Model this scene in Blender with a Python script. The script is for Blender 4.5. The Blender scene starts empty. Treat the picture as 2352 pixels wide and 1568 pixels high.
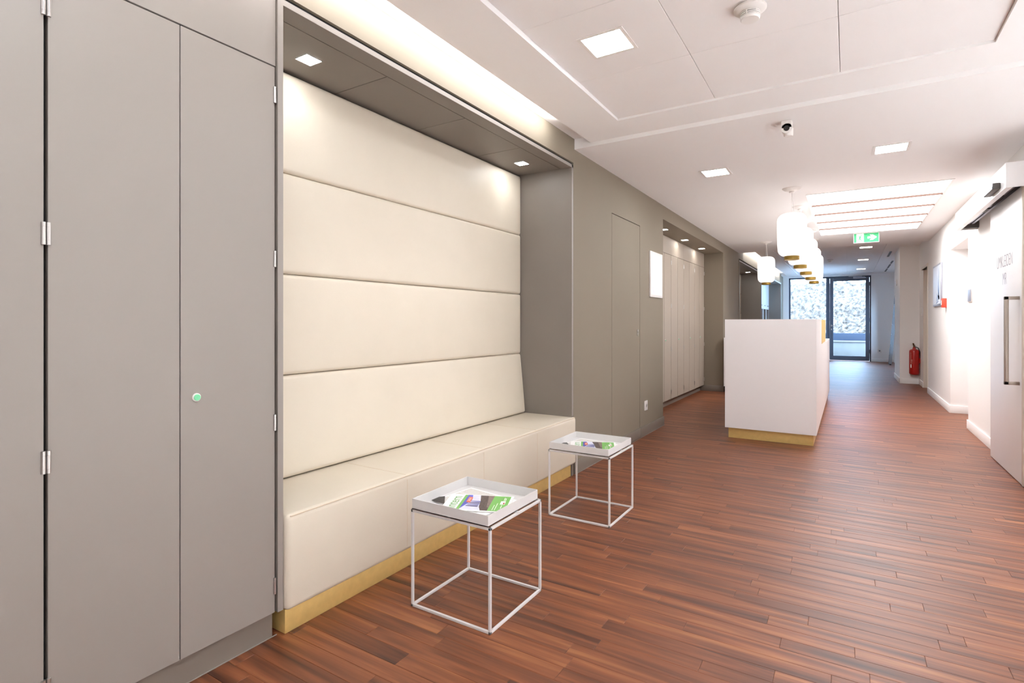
import bpy, bmesh, math, random
from mathutils import Vector, Matrix

random.seed(7)
sc = bpy.context.scene
COL = sc.collection

# ------------------------------------------------------------------ camera
CAM_H = 1.18
YAW = math.radians(31.96)
FPX = 1239.0
cam_d = bpy.data.cameras.new('camera')
cam = bpy.data.objects.new('camera', cam_d)
COL.objects.link(cam)
cam_d.sensor_width = 36.0
cam_d.lens = 36.0 * FPX / 2352.0
cam_d.shift_y = (740.5 - 784.0) / 2352.0
cam_d.clip_start = 0.02
cam_d.clip_end = 200
cam.location = (0, 0, CAM_H)
cam.rotation_euler = (math.pi / 2, 0, YAW)
sc.camera = cam

# ------------------------------------------------------------------ world / exposure
SKY_STRENGTH = 7.5
EXPOSURE = 1.64
E_HALL_FILL = 9.3  # fill panels of the added, unseen hall
E_LUM = 3.2        # luminous ceiling
E_DOWN = 24.0      # square downlights
E_PEND = 0.27       # pendant glass
E_SPOT = 27.0      # small niche spots
E_COVE = 8.5      # cove strip
WARM = (1.0, 0.93, 0.87)

world = bpy.data.worlds.new('world')
sc.world = world
world.use_nodes = True
wn = world.node_tree
wn.nodes['Background'].inputs[0].default_value = (0.43, 0.67, 1.0, 1)
wn.nodes['Background'].inputs[1].default_value = SKY_STRENGTH
vs = sc.view_settings
vs.view_transform = 'Standard'
vs.look = 'None'
vs.exposure = EXPOSURE
vs.gamma = 1.0
vs.use_curve_mapping = False
sc.cycles.max_bounces = 10
sc.cycles.diffuse_bounces = 6
sc.cycles.caustics_reflective = False
sc.cycles.caustics_refractive = False
sc.cycles.sample_clamp_indirect = 8.0

# ------------------------------------------------------------------ materials
def lin(c):
    return tuple(((v / 255.0) / 12.92 if v / 255.0 <= 0.04045 else ((v / 255.0 + 0.055) / 1.055) ** 2.4) for v in c)

def mat(name, rgb, rough=0.5, metal=0.0, bump=0.0, bscale=200.0, var=0.0, vscale=3.0, spec=0.5, emit=None, estr=0.0, coat=0.0):
    m = bpy.data.materials.new(name)
    m.use_nodes = True
    nt = m.node_tree
    b = nt.nodes['Principled BSDF']
    c = lin(rgb)
    b.inputs['Base Color'].default_value = (*c, 1)
    b.inputs['Roughness'].default_value = rough
    b.inputs['Metallic'].default_value = metal
    b.inputs['Specular IOR Level'].default_value = spec
    b.inputs['Coat Weight'].default_value = coat
    if emit is not None:
        b.inputs['Emission Color'].default_value = (*emit, 1)
        b.inputs['Emission Strength'].default_value = estr
    if var > 0 or bump > 0:
        g = nt.nodes.new('ShaderNodeNewGeometry')
    if var > 0:
        n = nt.nodes.new('ShaderNodeTexNoise')
        n.inputs['Scale'].default_value = vscale
        n.inputs['Detail'].default_value = 4
        nt.links.new(g.outputs['Position'], n.inputs['Vector'])
        r = nt.nodes.new('ShaderNodeValToRGB')
        r.color_ramp.elements[0].position = 0.3
        r.color_ramp.elements[1].position = 0.7
        r.color_ramp.elements[0].color = (*[v * (1 - var) for v in c], 1)
        r.color_ramp.elements[1].color = (*[min(1, v * (1 + var)) for v in c], 1)
        nt.links.new(n.outputs['Fac'], r.inputs['Fac'])
        nt.links.new(r.outputs['Color'], b.inputs['Base Color'])
    if bump > 0:
        n2 = nt.nodes.new('ShaderNodeTexNoise')
        n2.inputs['Scale'].default_value = bscale
        n2.inputs['Detail'].default_value = 2
        nt.links.new(g.outputs['Position'], n2.inputs['Vector'])
        bp = nt.nodes.new('ShaderNodeBump')
        bp.inputs['Strength'].default_value = bump
        bp.inputs['Distance'].default_value = 0.002
        nt.links.new(n2.outputs['Fac'], bp.inputs['Height'])
        nt.links.new(bp.outputs['Normal'], b.inputs['Normal'])
    return m

def emis(name, rgb, strength):
    return mat(name, (255, 255, 255), 0.4, emit=rgb, estr=strength)

def wood_material():
    m = bpy.data.materials.new('wood_plank_floor')
    m.use_nodes = True
    nt = m.node_tree
    L = nt.links
    b = nt.nodes['Principled BSDF']
    g = nt.nodes.new('ShaderNodeNewGeometry')
    oi = nt.nodes.new('ShaderNodeObjectInfo')
    add = nt.nodes.new('ShaderNodeMath'); add.operation = 'ADD'
    L.new(g.outputs['Random Per Island'], add.inputs[0])
    L.new(oi.outputs['Random'], add.inputs[1])
    fr = nt.nodes.new('ShaderNodeMath'); fr.operation = 'FRACT'
    L.new(add.outputs[0], fr.inputs[0])
    w = nt.nodes.new('ShaderNodeMath'); w.operation = 'MULTIPLY'; w.inputs[1].default_value = 37.0
    L.new(fr.outputs[0], w.inputs[0])
    def noise(scale_vec, detail, dist):
        mp = nt.nodes.new('ShaderNodeMapping')
        mp.inputs['Scale'].default_value = scale_vec
        L.new(g.outputs['Position'], mp.inputs['Vector'])
        n = nt.nodes.new('ShaderNodeTexNoise')
        n.noise_dimensions = '4D'
        n.inputs['Scale'].default_value = 1.0
        n.inputs['Detail'].default_value = detail
        n.inputs['Distortion'].default_value = dist
        L.new(mp.outputs[0], n.inputs['Vector'])
        L.new(w.outputs[0], n.inputs['W'])
        return n
    n1 = noise((1.1, 20.0, 1.0), 3, 0.8)      # broad heartwood streaks
    n2 = noise((6.0, 160.0, 1.0), 4, 0.3)     # fine grain
    r1 = nt.nodes.new('ShaderNodeValToRGB')
    els = r1.color_ramp.elements
    els[0].position = 0.28; els[0].color = (*lin((70, 38, 27)), 1)
    els[1].position = 0.72; els[1].color = (*lin((168, 108, 68)), 1)
    e = els.new(0.45); e.color = (*lin((113, 64, 40)), 1)
    e = els.new(0.58); e.color = (*lin((138, 80, 49)), 1)
    L.new(n1.outputs['Fac'], r1.inputs['Fac'])
    r2 = nt.nodes.new('ShaderNodeValToRGB')
    r2.color_ramp.elements[0].position = 0.3; r2.color_ramp.elements[0].color = (0.84, 0.84, 0.84, 1)
    r2.color_ramp.elements[1].position = 0.65; r2.color_ramp.elements[1].color = (1, 1, 1, 1)
    L.new(n2.outputs['Fac'], r2.inputs['Fac'])
    mx = nt.nodes.new('ShaderNodeMix'); mx.data_type = 'RGBA'; mx.blend_type = 'MULTIPLY'
    mx.inputs[0].default_value = 1.0
    L.new(r1.outputs['Color'], mx.inputs[6]); L.new(r2.outputs['Color'], mx.inputs[7])
    hsv = nt.nodes.new('ShaderNodeHueSaturation')
    vr = nt.nodes.new('ShaderNodeMapRange')
    vr.inputs['To Min'].default_value = 0.92; vr.inputs['To Max'].default_value = 1.06
    L.new(fr.outputs[0], vr.inputs['Value'])
    L.new(vr.outputs[0], hsv.inputs['Value'])
    L.new(mx.outputs[2], hsv.inputs['Color'])
    L.new(hsv.outputs[0], b.inputs['Base Color'])
    b.inputs['Roughness'].default_value = 0.43
    b.inputs['Specular IOR Level'].default_value = 0.5
    bp = nt.nodes.new('ShaderNodeBump')
    bp.inputs['Strength'].default_value = 0.05
    bp.inputs['Distance'].default_value = 0.001
    L.new(n2.outputs['Fac'], bp.inputs['Height'])
    L.new(bp.outputs['Normal'], b.inputs['Normal'])
    return m

def glass_material():
    m = bpy.data.materials.new('window_glass')
    m.use_nodes = True
    nt = m.node_tree
    for n in list(nt.nodes):
        if n.type != 'OUTPUT_MATERIAL':
            nt.nodes.remove(n)
    out = nt.nodes['Material Output']
    t = nt.nodes.new('ShaderNodeBsdfTransparent'); t.inputs[0].default_value = (0.93, 0.96, 0.97, 1)
    gl = nt.nodes.new('ShaderNodeBsdfGlossy'); gl.inputs['Roughness'].default_value = 0.03
    fr = nt.nodes.new('ShaderNodeFresnel'); fr.inputs[0].default_value = 1.35
    mx = nt.nodes.new('ShaderNodeMixShader')
    nt.links.new(fr.outputs[0], mx.inputs[0]); nt.links.new(t.outputs[0], mx.inputs[1]); nt.links.new(gl.outputs[0], mx.inputs[2])
    nt.links.new(mx.outputs[0], out.inputs[0])
    return m

def print_material(name, paper, ink, sx, sy, density=0.5):
    """rows of grey type: a fine stripe pattern broken by noise, in local object coordinates"""
    m = bpy.data.materials.new(name)
    m.use_nodes = True
    nt = m.node_tree; L = nt.links
    b = nt.nodes['Principled BSDF']
    tc = nt.nodes.new('ShaderNodeTexCoord')
    mp = nt.nodes.new('ShaderNodeMapping'); mp.inputs['Scale'].default_value = (sx, sy, 1)
    L.new(tc.outputs['Object'], mp.inputs['Vector'])
    wv = nt.nodes.new('ShaderNodeTexWave'); wv.bands_direction = 'Y'; wv.inputs['Scale'].default_value = 1.0
    L.new(mp.outputs[0], wv.inputs['Vector'])
    n = nt.nodes.new('ShaderNodeTexNoise'); n.inputs['Scale'].default_value = 260.0
    L.new(tc.outputs['Object'], n.inputs['Vector'])
    mul = nt.nodes.new('ShaderNodeMath'); mul.operation = 'MULTIPLY'
    L.new(wv.outputs['Fac'], mul.inputs[0]); L.new(n.outputs['Fac'], mul.inputs[1])
    r = nt.nodes.new('ShaderNodeValToRGB')
    r.color_ramp.elements[0].position = 0.2; r.color_ramp.elements[0].color = (*lin(paper), 1)
    r.color_ramp.elements[1].position = density; r.color_ramp.elements[1].color = (*lin(ink), 1)
    L.new(mul.outputs[0], r.inputs['Fac'])
    L.new(r.outputs[0], b.inputs['Base Color'])
    b.inputs['Roughness'].default_value = 0.7
    return m

M = dict(
    laminate=mat('taupe_laminate', (150, 142, 135), 0.42, var=0.02, vscale=1.5),
    plinth=mat('grey_plinth', (130, 120, 110), 0.4),
    taupe=mat('taupe_wall_paint', (136, 125, 109), 0.75, bump=0.06, bscale=400, var=0.02, vscale=2.0),
    nichepanel=mat('dark_taupe_panel', (126, 118, 110), 0.5, var=0.02),
    void=mat('dark_gap', (30, 28, 27), 0.8),
    white=mat('white_wall_paint', (238, 236, 234), 0.8, bump=0.04, bscale=350),
    ceil=mat('ceiling_white', (243, 241, 240), 0.85, bump=0.03, bscale=300),
    panel=mat('ceiling_panel_white', (240, 237, 236), 0.8, var=0.01),
    cream=mat('cream_leather', (218, 207, 189), 0.45, bump=0.22, bscale=420, var=0.015, vscale=5),
    stitch=mat('stitch_beige', (222, 204, 180), 0.7),
    brassring=mat('dark_brass', (140, 112, 44), 0.4, metal=0.5),
    gold=mat('brushed_gold', (226, 192, 120), 0.42, metal=0.35, bump=0.05, bscale=150, var=0.05, vscale=30),
    steel=mat('hinge_steel', (200, 196, 192), 0.28, metal=0.9),
    inox=mat('brushed_stainless', (160, 148, 138), 0.35, metal=0.9),
    wmetal=mat('white_powder_coat', (218, 215, 213), 0.42),
    desk=mat('white_desk_laminate', (236, 230, 228), 0.35),
    doorw=mat('white_door_laminate', (236, 234, 234), 0.35),
    plastic=mat('white_plastic', (236, 232, 228), 0.35),
    black=mat('black_plastic', (22, 22, 24), 0.4),
    dgrey=mat('dark_grey_plastic', (86, 84, 82), 0.45),
    anth=mat('anthracite_frame', (84, 90, 102), 0.45),
    glass=glass_material(),
    green=mat('lock_green', (120, 214, 160), 0.35),
    greend=mat('lock_slot_green', (8, 150, 92), 0.5),
    signgreen=mat('sign_green', (24, 140, 80), 0.5, emit=lin((30, 168, 100)), estr=0.1),
    signwhite=mat('sign_white', (245, 248, 245), 0.4, emit=(1, 1, 1), estr=0.15),
    red=mat('extinguisher_red', (178, 24, 18), 0.3, coat=0.4),
    alarm=mat('alarm_red', (226, 72, 50), 0.4),
    pale=mat('pale_print', (228, 190, 180), 0.5),
    brass=mat('valve_brass', (96, 72, 44), 0.4, metal=0.4),
    lettering=mat('grey_lettering', (160, 158, 170), 0.4),
    paper=mat('white_paper', (246, 244, 242), 0.5),
    news=print_material('newsprint', (236, 232, 226), (150, 144, 136), 1.0, 330.0, 0.62),
    maggreen=mat('magazine_green', (120, 190, 92), 0.35),
    magdeep=mat('magazine_text_green', (96, 172, 84), 0.35),
    magorange=mat('logo_orange', (240, 110, 62), 0.35),
    magsky=mat('magazine_sky_blue', (86, 88, 196), 0.35, var=0.35, vscale=22),
    magcloud=mat('magazine_cloud', (222, 222, 240), 0.35, var=0.08, vscale=40),
    magtower=mat('magazine_tower_blue', (104, 110, 176), 0.35),
    magtower2=mat('magazine_tower_dark', (66, 66, 128), 0.35),
    magdark=mat('magazine_street_brown', (92, 78, 74), 0.4, var=0.5, vscale=130),
    magroad=mat('magazine_road', (136, 118, 112), 0.4, var=0.15, vscale=80),
    magblack=mat('print_black', (52, 46, 42), 0.5, var=0.4, vscale=160),
    magred=mat('print_red', (190, 60, 50), 0.4),
    artblue=mat('art_blue', (104, 126, 164), 0.4, var=0.3, vscale=12),
    artpale=mat('art_pale_blue', (176, 192, 216), 0.4, var=0.1, vscale=9),
    artback=mat('art_background', (226, 228, 236), 0.35),
    silver=mat('silver_frame', (176, 178, 190), 0.35, metal=0.6),
    beige=mat('beige_door', (214, 202, 188), 0.5),
    concrete=mat('light_concrete', (116, 110, 104), 0.8, var=0.06, vscale=4),
    trough=mat('dark_trough', (40, 46, 60), 0.8),
    rubble=mat('pale_rubble', (110, 94, 82), 0.9, var=0.7, vscale=7.0, bump=0.8, bscale=14),
    grass=mat('ground_green', (90, 120, 90), 0.9),
    alu=mat('aluminium', (150, 152, 156), 0.35, metal=0.8),
    divider=mat('divider_brown', (84, 58, 46), 0.6),
    ceilgrey=mat('added_hall_ceiling', (200, 198, 196), 0.85),  # ceiling of the added hall, greyed to hold back stray light
    beigelam=mat('beige_laminate', (176, 164, 150), 0.6, var=0.02, vscale=1.5),
    tile=mat('added_hall_tile', (226, 222, 218), 0.5, var=0.03),  # pale floor of the added hall, bounces light upwards
    wood=wood_material(),
    e_lum=emis('luminous_panel', (0.98, 0.98, 0.99), E_LUM),
    e_hall_fill=emis('hall_fill_panel', (0.91, 0.98, 1.07), E_HALL_FILL),  # glow for the added hall's shafts
    e_down=emis('downlight_diffuser', (0.92, 0.98, 1.05), E_DOWN),
    e_far=emis('far_downlight_diffuser', (1.0, 0.93, 0.88), E_DOWN * 0.35),
    e_spot=emis('spot_diffuser', (0.97, 0.98, 1.0), E_SPOT),
    e_spot2=emis('cabinet_spot_diffuser', (1.0, 0.97, 0.93), E_SPOT * 0.7),
    e_pend=emis('opal_glass_lit', (1.0, 0.97, 0.92), E_PEND),
    e_cove=emis('cove_led', (0.97, 0.98, 1.0), E_COVE),
)

# ------------------------------------------------------------------ mesh helpers
ORG = {}

class MB:
    def __init__(self):
        self.bm = bmesh.new()
    def box(self, x0, x1, y0, y1, z0, z1, bev=0.0, seg=2):
        r = bmesh.ops.create_cube(self.bm, size=1.0)
        vs_ = r['verts']
        for v in vs_:
            v.co = Vector(((x0 + x1) / 2 + v.co.x * (x1 - x0), (y0 + y1) / 2 + v.co.y * (y1 - y0), (z0 + z1) / 2 + v.co.z * (z1 - z0)))
        if bev > 0:
            es = list({e for v in vs_ for e in v.link_edges})
            bmesh.ops.bevel(self.bm, geom=es, offset=bev, segments=seg, profile=0.5, affect='EDGES')
        return self
    def lathe(self, prof, center, axis='Z', n=32):
        """prof: list of (r, h); revolved about the axis through center"""
        cx, cy, cz = center
        rings = []
        for r, h in prof:
            ring = []
            for i in range(n):
                a = 2 * math.pi * i / n
                p, q = r * math.cos(a), r * math.sin(a)
                if axis == 'Z': co = (cx + p, cy + q, cz + h)
                elif axis == 'X': co = (cx + h, cy + p, cz + q)
                else: co = (cx + p, cy + h, cz + q)
                ring.append(self.bm.verts.new(co))
            rings.append(ring)
        for a, b in zip(rings, rings[1:]):
            for i in range(n):
                self.bm.faces.new((a[i], a[(i + 1) % n], b[(i + 1) % n], b[i]))
        for ring in (rings[0], rings[-1]):
            try: self.bm.faces.new(ring)
            except ValueError: pass
        return self
    def tube(self, pts, r, n=8):
        pts = [Vector(p) for p in pts]
        rings = []
        for i, p in enumerate(pts):
            d = (pts[min(i + 1, len(pts) - 1)] - pts[max(i - 1, 0)]).normalized()
            up = Vector((0, 0, 1)) if abs(d.z) < 0.9 else Vector((1, 0, 0))
            a = d.cross(up).normalized(); b = d.cross(a).normalized()
            rings.append([self.bm.verts.new(p + a * r * math.cos(2 * math.pi * k / n) + b * r * math.sin(2 * math.pi * k / n)) for k in range(n)])
        for a, b in zip(rings, rings[1:]):
            for i in range(n):
                self.bm.faces.new((a[i], a[(i + 1) % n], b[(i + 1) % n], b[i]))
        self.bm.faces.new(rings[0]); self.bm.faces.new(rings[-1])
        return self
    def bar(self, p0, p1, w, h=None):
        """square bar between two points"""
        h = h or w
        p0, p1 = Vector(p0), Vector(p1)
        d = (p1 - p0).normalized()
        up = Vector((0, 0, 1)) if abs(d.z) < 0.9 else Vector((0, 1, 0))
        a = d.cross(up).normalized() * w / 2; b = d.cross(a).normalized() * h / 2
        v = [self.bm.verts.new(p + s * a + t * b) for p in (p0, p1) for s, t in ((-1, -1), (1, -1), (1, 1), (-1, 1))]
        for f in ((0, 1, 2, 3), (4, 5, 6, 7), (0, 1, 5, 4), (1, 2, 6, 5), (2, 3, 7, 6), (3, 0, 4, 7)):
            self.bm.faces.new([v[i] for i in f])
        return self
    def poly(self, pts3, thick_vec):
        """flat outline with thickness"""
        t = Vector(thick_vec)
        a = [self.bm.verts.new(Vector(p)) for p in pts3]
        b = [self.bm.verts.new(Vector(p) + t) for p in pts3]
        n = len(a)
        self.bm.faces.new(a); self.bm.faces.new(list(reversed(b)))
        for i in range(n):
            self.bm.faces.new((a[i], b[i], b[(i + 1) % n], a[(i + 1) % n]))
        return self
    def build(self, name, m, parent=None, loc=None, smooth=True):
        org = ORG.get(parent.name, Vector((0, 0, 0))) if parent is not None else Vector(loc or (0, 0, 0))
        bmesh.ops.recalc_face_normals(self.bm, faces=self.bm.faces)
        for v in self.bm.verts:
            v.co -= org
        me = bpy.data.meshes.new(name)
        self.bm.to_mesh(me); self.bm.free()
        if smooth and len(me.polygons):
            me.polygons.foreach_set('use_smooth', [True] * len(me.polygons))
            me.set_sharp_from_angle(angle=math.radians(32))
        me.materials.append(m)
        o = bpy.data.objects.new(name, me)
        COL.objects.link(o)
        if parent is not None:
            o.parent = parent
        else:
            o.location = org
        ORG[o.name] = org
        return o

class Boxes:
    def __init__(self): self.b = []
    def box(self, *a):
        self.b.append(a); return self
    def build_boxes(self, name, m):
        for a in self.b:
            struct(MB().box(*a).build(name, m, smooth=False))

def tag(o, label, cat, group=None):
    o['label'] = label
    o['category'] = cat
    if group: o['group'] = group
    return o

def thing(name, loc, label, cat, group=None):
    o = bpy.data.objects.new(name, None)
    o.empty_display_size = 0.1
    COL.objects.link(o)
    o.location = loc
    ORG[o.name] = Vector(loc)
    return tag(o, label, cat, group)

def struct(o):
    o['kind'] = 'structure'
    return o

def sroot(name, loc=(0, 0, 0)):
    o = bpy.data.objects.new(name, None)
    COL.objects.link(o)
    o.location = loc
    ORG[o.name] = Vector(loc)
    return struct(o)

def copy_tree(o, delta, label=None, parent=None):
    c = o.copy()
    COL.objects.link(c)
    if parent is None:
        c.location = Vector(o.location) + Vector(delta)
        if label: c['label'] = label
    else:
        c.parent = parent
    for ch in [x for x in ALLCH.get(o.name, [])]:
        copy_tree(ch, delta, None, c)
    return c

ALLCH = {}
def index_children():
    ALLCH.clear()
    for o in COL.objects:
        if o.parent is not None:
            ALLCH.setdefault(o.parent.name, []).append(o)

def text_mesh(name, body, size, origin, right, up, m, parent=None, align='CENTER', offset=0.0, spacing=1.0, xscale=1.0, lift=0.0006):
    cu = bpy.data.curves.new('tmp_text', 'FONT')
    cu.body = body; cu.size = size; cu.align_x = align; cu.align_y = 'CENTER'
    cu.offset = offset; cu.space_character = spacing; cu.extrude = 0.0
    to = bpy.data.objects.new('tmp_text', cu)
    COL.objects.link(to)
    bpy.context.view_layer.update()
    me = bpy.data.meshes.new_from_object(to.evaluated_get(bpy.context.evaluated_depsgraph_get()))
    bpy.data.objects.remove(to); bpy.data.curves.remove(cu)
    r, u = Vector(right).normalized(), Vector(up).normalized()
    n = r.cross(u)
    org = ORG.get(parent.name, Vector((0, 0, 0))) if parent is not None else Vector((0, 0, 0))
    for v in me.vertices:
        v.co = Vector(origin) + r * v.co.x * xscale + u * v.co.y + n * lift - org
    me.name = name
    me.materials.clear(); me.materials.append(m)
    o = bpy.data.objects.new(name, me)
    COL.objects.link(o)
    if parent is not None: o.parent = parent
    ORG[o.name] = org
    return o

# ================================================================== STRUCTURE
WX = -1.815      # left wall plane
RX = 1.13        # right wall plane
Y0 = -4.0        # wall behind the camera
YF = 19.6        # far wall
ZN, ZL, ZF = 2.56, 2.53, 2.66    # ceiling heights: waiting area, reception, far corridor
YS1, YS2 = 3.83, 11.25           # ceiling steps

# ---- floor with planks
fl = MB().box(-2.6, 1.7, Y0 - 0.1, YF + 0.3, -0.12, -0.0022).build('floor', M['wood'])
struct(fl)
PW = 0.0735
def plank_verts(L, W):
    g, c, t = 0.0004, 0.0012, 0.0009
    def ring(i, z):
        return [(i, i, z), (L - i, i, z), (L - i, W - i, z), (i, W - i, z)]
    return ring(g, -0.0022) + ring(g, -t) + ring(g + c, 0.0)
PF = [(0, 1, 5, 4), (1, 2, 6, 5), (2, 3, 7, 6), (3, 0, 4, 7), (4, 5, 9, 8), (5, 6, 10, 9), (6, 7, 11, 10), (7, 4, 8, 11), (8, 9, 10, 11)]
planks = []
rng = random.Random(3)
row = 0
y = Y0
while y < YF:
    w = min(PW, YF - y)
    x_start = -2.21 if 6.1 < y < 9.8 else -1.86
    x_end = 1.36 if y > 7 else 1.16
    x = x_start - rng.uniform(0.05, 0.7)
    while x < x_end:
        L = rng.choice((0.5, 0.6, 0.7, 0.7))
        a, b = max(x, x_start), min(x + L, x_end)
        if b - a > 0.03:
            planks.append((a, y, b - a, w))
        x += L
    y += PW
def in_view(px, py):
    xc = px * math.cos(YAW) + py * math.sin(YAW)
    d = -px * math.sin(YAW) + py * math.cos(YAW)
    if d < 0.3: return None
    u = 1176 + FPX * xc / d
    v = 740.5 + FPX * CAM_H / d
    return d if (-60 < u < 2410 and v < 1620) else None
ranked = []
for p in planks:
    ds = [in_view(p[0] + f * p[2], p[1] + p[3] / 2) for f in (0.0, 0.5, 1.0)]
    ds = [d for d in ds if d]
    ranked.append((min(ds) if ds else 1e9, p))
ranked.sort(key=lambda t: t[0])
cache = {}
for d, (px, py, L, W) in ranked[:300]:
    key = (round(L, 3), round(W, 4))
    if key not in cache:
        me = bpy.data.meshes.new('plank')
        me.from_pydata(plank_verts(L, W), [], PF)
        me.materials.append(M['wood'])
        cache[key] = me
    o = bpy.data.objects.new('plank', cache[key])
    COL.objects.link(o)
    o.location = (px, py, 0); o.parent = fl
vv, ff = [], []
for d, (px, py, L, W) in ranked[300:]:
    k = len(vv)
    vv += [(a + px, b + py, c) for a, b, c in plank_verts(L, W)]
    ff += [tuple(i + k for i in f) for f in PF]
me = bpy.data.meshes.new('distant_planks')
me.from_pydata(vv, [], ff); me.materials.append(M['wood'])
o = bpy.data.objects.new('distant_planks', me); COL.objects.link(o); o.parent = fl
o['kind'] = 'stuff'

# ---- left wall
NB = (1.267, 3.787)        # bench niche opening
D1 = (4.61, 5.39)          # flush door
NL = (6.2, 9.715)          # locker niche
NB2 = (11.29, 14.41)       # second bench niche
NL2 = (14.45, 18.89)       # far cabinet niche
XB = -2.45
wl = Boxes()
wl.box(XB - 0.1, XB, Y0, YF + 0.2, 0, 2.9)                           # back of the niches
wl.box(XB, WX, NB[0] - 0.024, NB[1] + 0.024, 2.421, 2.75)            # fascia over the bench
wl.box(XB, WX, Y0, NB[0] - 0.024, 2.612, 2.75)
wl.box(XB, WX, NB[1] + 0.024, D1[0], 0, 2.75)
wl.box(XB, WX - 0.045, D1[0], D1[1], 0, 2.75)
wl.box(WX - 0.045, WX, D1[0], D1[1], 2.172, 2.75)
wl.box(XB, WX, D1[1], NL[0], 0, 2.75)
wl.box(XB, WX, NL[0], NL[1], 2.372, 2.75)
wl.box(XB, WX, NL[1], 11.266, 0, 2.75)
wl.box(XB, WX, 11.266, NL2[1], 2.43, 2.75)
wl.box(XB, WX, NL2[1], YF + 0.2, 0, 2.85)
wl.build_boxes('wall_left', M['taupe'])

# flush door in the left wall
dr = MB().box(WX - 0.042, WX - 0.0005, D1[0] + 0.006, D1[1] - 0.006, 0.006, 2.165).build('door_1', M['taupe'])
struct(dr)
MB().box(WX, WX + 0.012, D1[0] + 0.004, D1[1] - 0.004, 0.006, 0.1, 0.002).build('kickboard', M['plinth'], dr)
rose = MB().lathe([(0.0, 0.0), (0.016, 0.0), (0.016, 0.006), (0.006, 0.008), (0.0, 0.008)], (WX, 5.312, 1.095), 'X', 16).build('knob', M['steel'], dr)
MB().box(WX, WX + 0.006, 5.303, 5.321, 1.045, 1.075, 0.002).build('lock_cylinder', M['steel'], dr)

bl = MB()
for a, b in ((NB[1] + 0.03, D1[0] - 0.003), (D1[1] + 0.003, NL[0] + 0.012), (NL[1] - 0.012, 11.27), (NL2[1], YF)):
    bl.box(WX, WX + 0.012, a, b, 0, 0.1, 0.002)
bl.box(-2.19, WX, NL[1] - 0.012, NL[1], 0, 0.1, 0.002)
struct(bl.build('baseboard_left', M['plinth']))
struct(MB().box(WX + 0.012, WX + 0.016, NB[1] + 0.03, NL[0] + 0.012, 0, 0.0025).box(-1.838, -1.834, -0.8, 1.26, 0, 0.0025).build('trim_1', M['laminate']))

# ---- right wall
OA, OB = (7.78, 9.02), (11.4, 12.25)
wr = Boxes()
wr.box(RX, RX + 0.3, 4.9, OA[0], 0, 2.75)
wr.box(RX, RX + 0.3, OA[0], OA[1], 2.13, 2.75)
wr.box(RX, RX + 0.3, OA[1], OB[0], 0, 2.75)
wr.box(RX, RX + 0.3, OB[0], OB[1], 2.13, 2.75)
wr.box(RX + 0.024, RX + 0.3, OB[1], 12.9, 0, 2.75)
wr.box(0.846, RX + 0.3, 12.9, 14.25, 0, 2.85)
WY0, WY1, WZ0, WZ1 = 16.8, 19.2, 0.35, 1.9          # side window added unseen behind the column, brings in blue daylight
wr.box(1.155, RX + 0.3, 14.25, WY0, 0, 2.85)
wr.box(1.155, RX + 0.3, WY1, YF + 0.2, 0, 2.85)
wr.box(1.155, RX + 0.3, WY0, WY1, 0, WZ0)
wr.box(1.155, RX + 0.3, WY0, WY1, WZ1, 2.85)
wr.build_boxes('wall_right', M['white'])
da = MB().box(1.34, 1.38, OA[0], OA[1], 0, 2.13).build('door_2', M['doorw'])
struct(da)
db = MB().box(1.30, 1.34, OB[0], OB[1], 0, 2.13).build('door_3', M['beige'])
struct(db)
MB().box(1.285, 1.30, OB[0] + 0.06, OB[0] + 0.18, 1.04, 1.06, 0.004).build('lever_handle', M['inox'], db)
struct(MB().box(1.122, 1.17, OB[0] - 0.05, OB[0], 0, 2.18, 0.002).box(1.122, 1.17, OB[0], OB[1], 2.13, 2.18, 0.002).box(1.15, 1.30, OB[1] - 0.012, OB[1], 0, 2.13, 0.002).build('trim_2', M['beige']))
br = MB()
for a, b in ((4.9, OA[0] + 0.012), (OA[1] - 0.012, OB[0] - 0.05)):
    br.box(RX - 0.012, RX, a, b, 0, 0.1, 0.002)
br.box(RX, 1.34, OA[1] - 0.012, OA[1], 0, 0.1, 0.002)
br.box(RX, 1.34, OA[0], OA[0] + 0.012, 0, 0.1, 0.002)
br.box(RX + 0.012, RX + 0.024, OB[1], 12.9, 0, 0.1, 0.002)
br.box(0.834, RX + 0.024, 12.888, 12.9, 0, 0.1, 0.002)
br.box(0.834, 0.846, 12.888, 14.262, 0, 0.1, 0.002)
br.box(1.143, 1.155, 14.262, YF, 0, 0.1, 0.002)
struct(br.build('baseboard_right', M['white']))

# ---- back wall and far wall
struct(MB().box(-2.6, 5.0, Y0 - 0.1, Y0, 0, 2.75).build('wall_back', M['white']))
# unseen hall added right of the waiting area, to bounce neutral light in
HX = 4.8
struct(MB().box(HX, HX + 0.1, Y0, 5.0, 0, 2.75).build('wall_added_hall', M['white']))
struct(MB().box(RX + 0.3, HX, 4.9, 5.0, 0, 2.75).build('wall_added_hall', M['white']))
struct(MB().box(1.165, HX, Y0, 4.9, -0.1, 0.0).build('floor', M['tile']))  # floor of the added hall, reflects fill light to the ceiling
HS = ((1.95, 2.5), (2.85, 3.4), (3.75, 4.3))          # three deep fill-light shafts in the added hall's ceiling
hc = Boxes()
xe = RX + 0.2
for a, b in HS:
    hc.box(xe, a, Y0, 4.9, ZN, 3.6); xe = b
    hc.box(a, b, Y0, -2.6, ZN, 3.6); hc.box(a, b, 3.9, 4.9, ZN, 3.6)
hc.box(xe, HX, Y0, 4.9, ZN, 3.6)
hc.build_boxes('ceiling', M['ceilgrey'])
GX0, GX1, GZ = -1.648, 0.581, 2.615
wf = MB()
wf.box(XB, GX0, YF, YF + 0.2, 0, 2.85)
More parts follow.
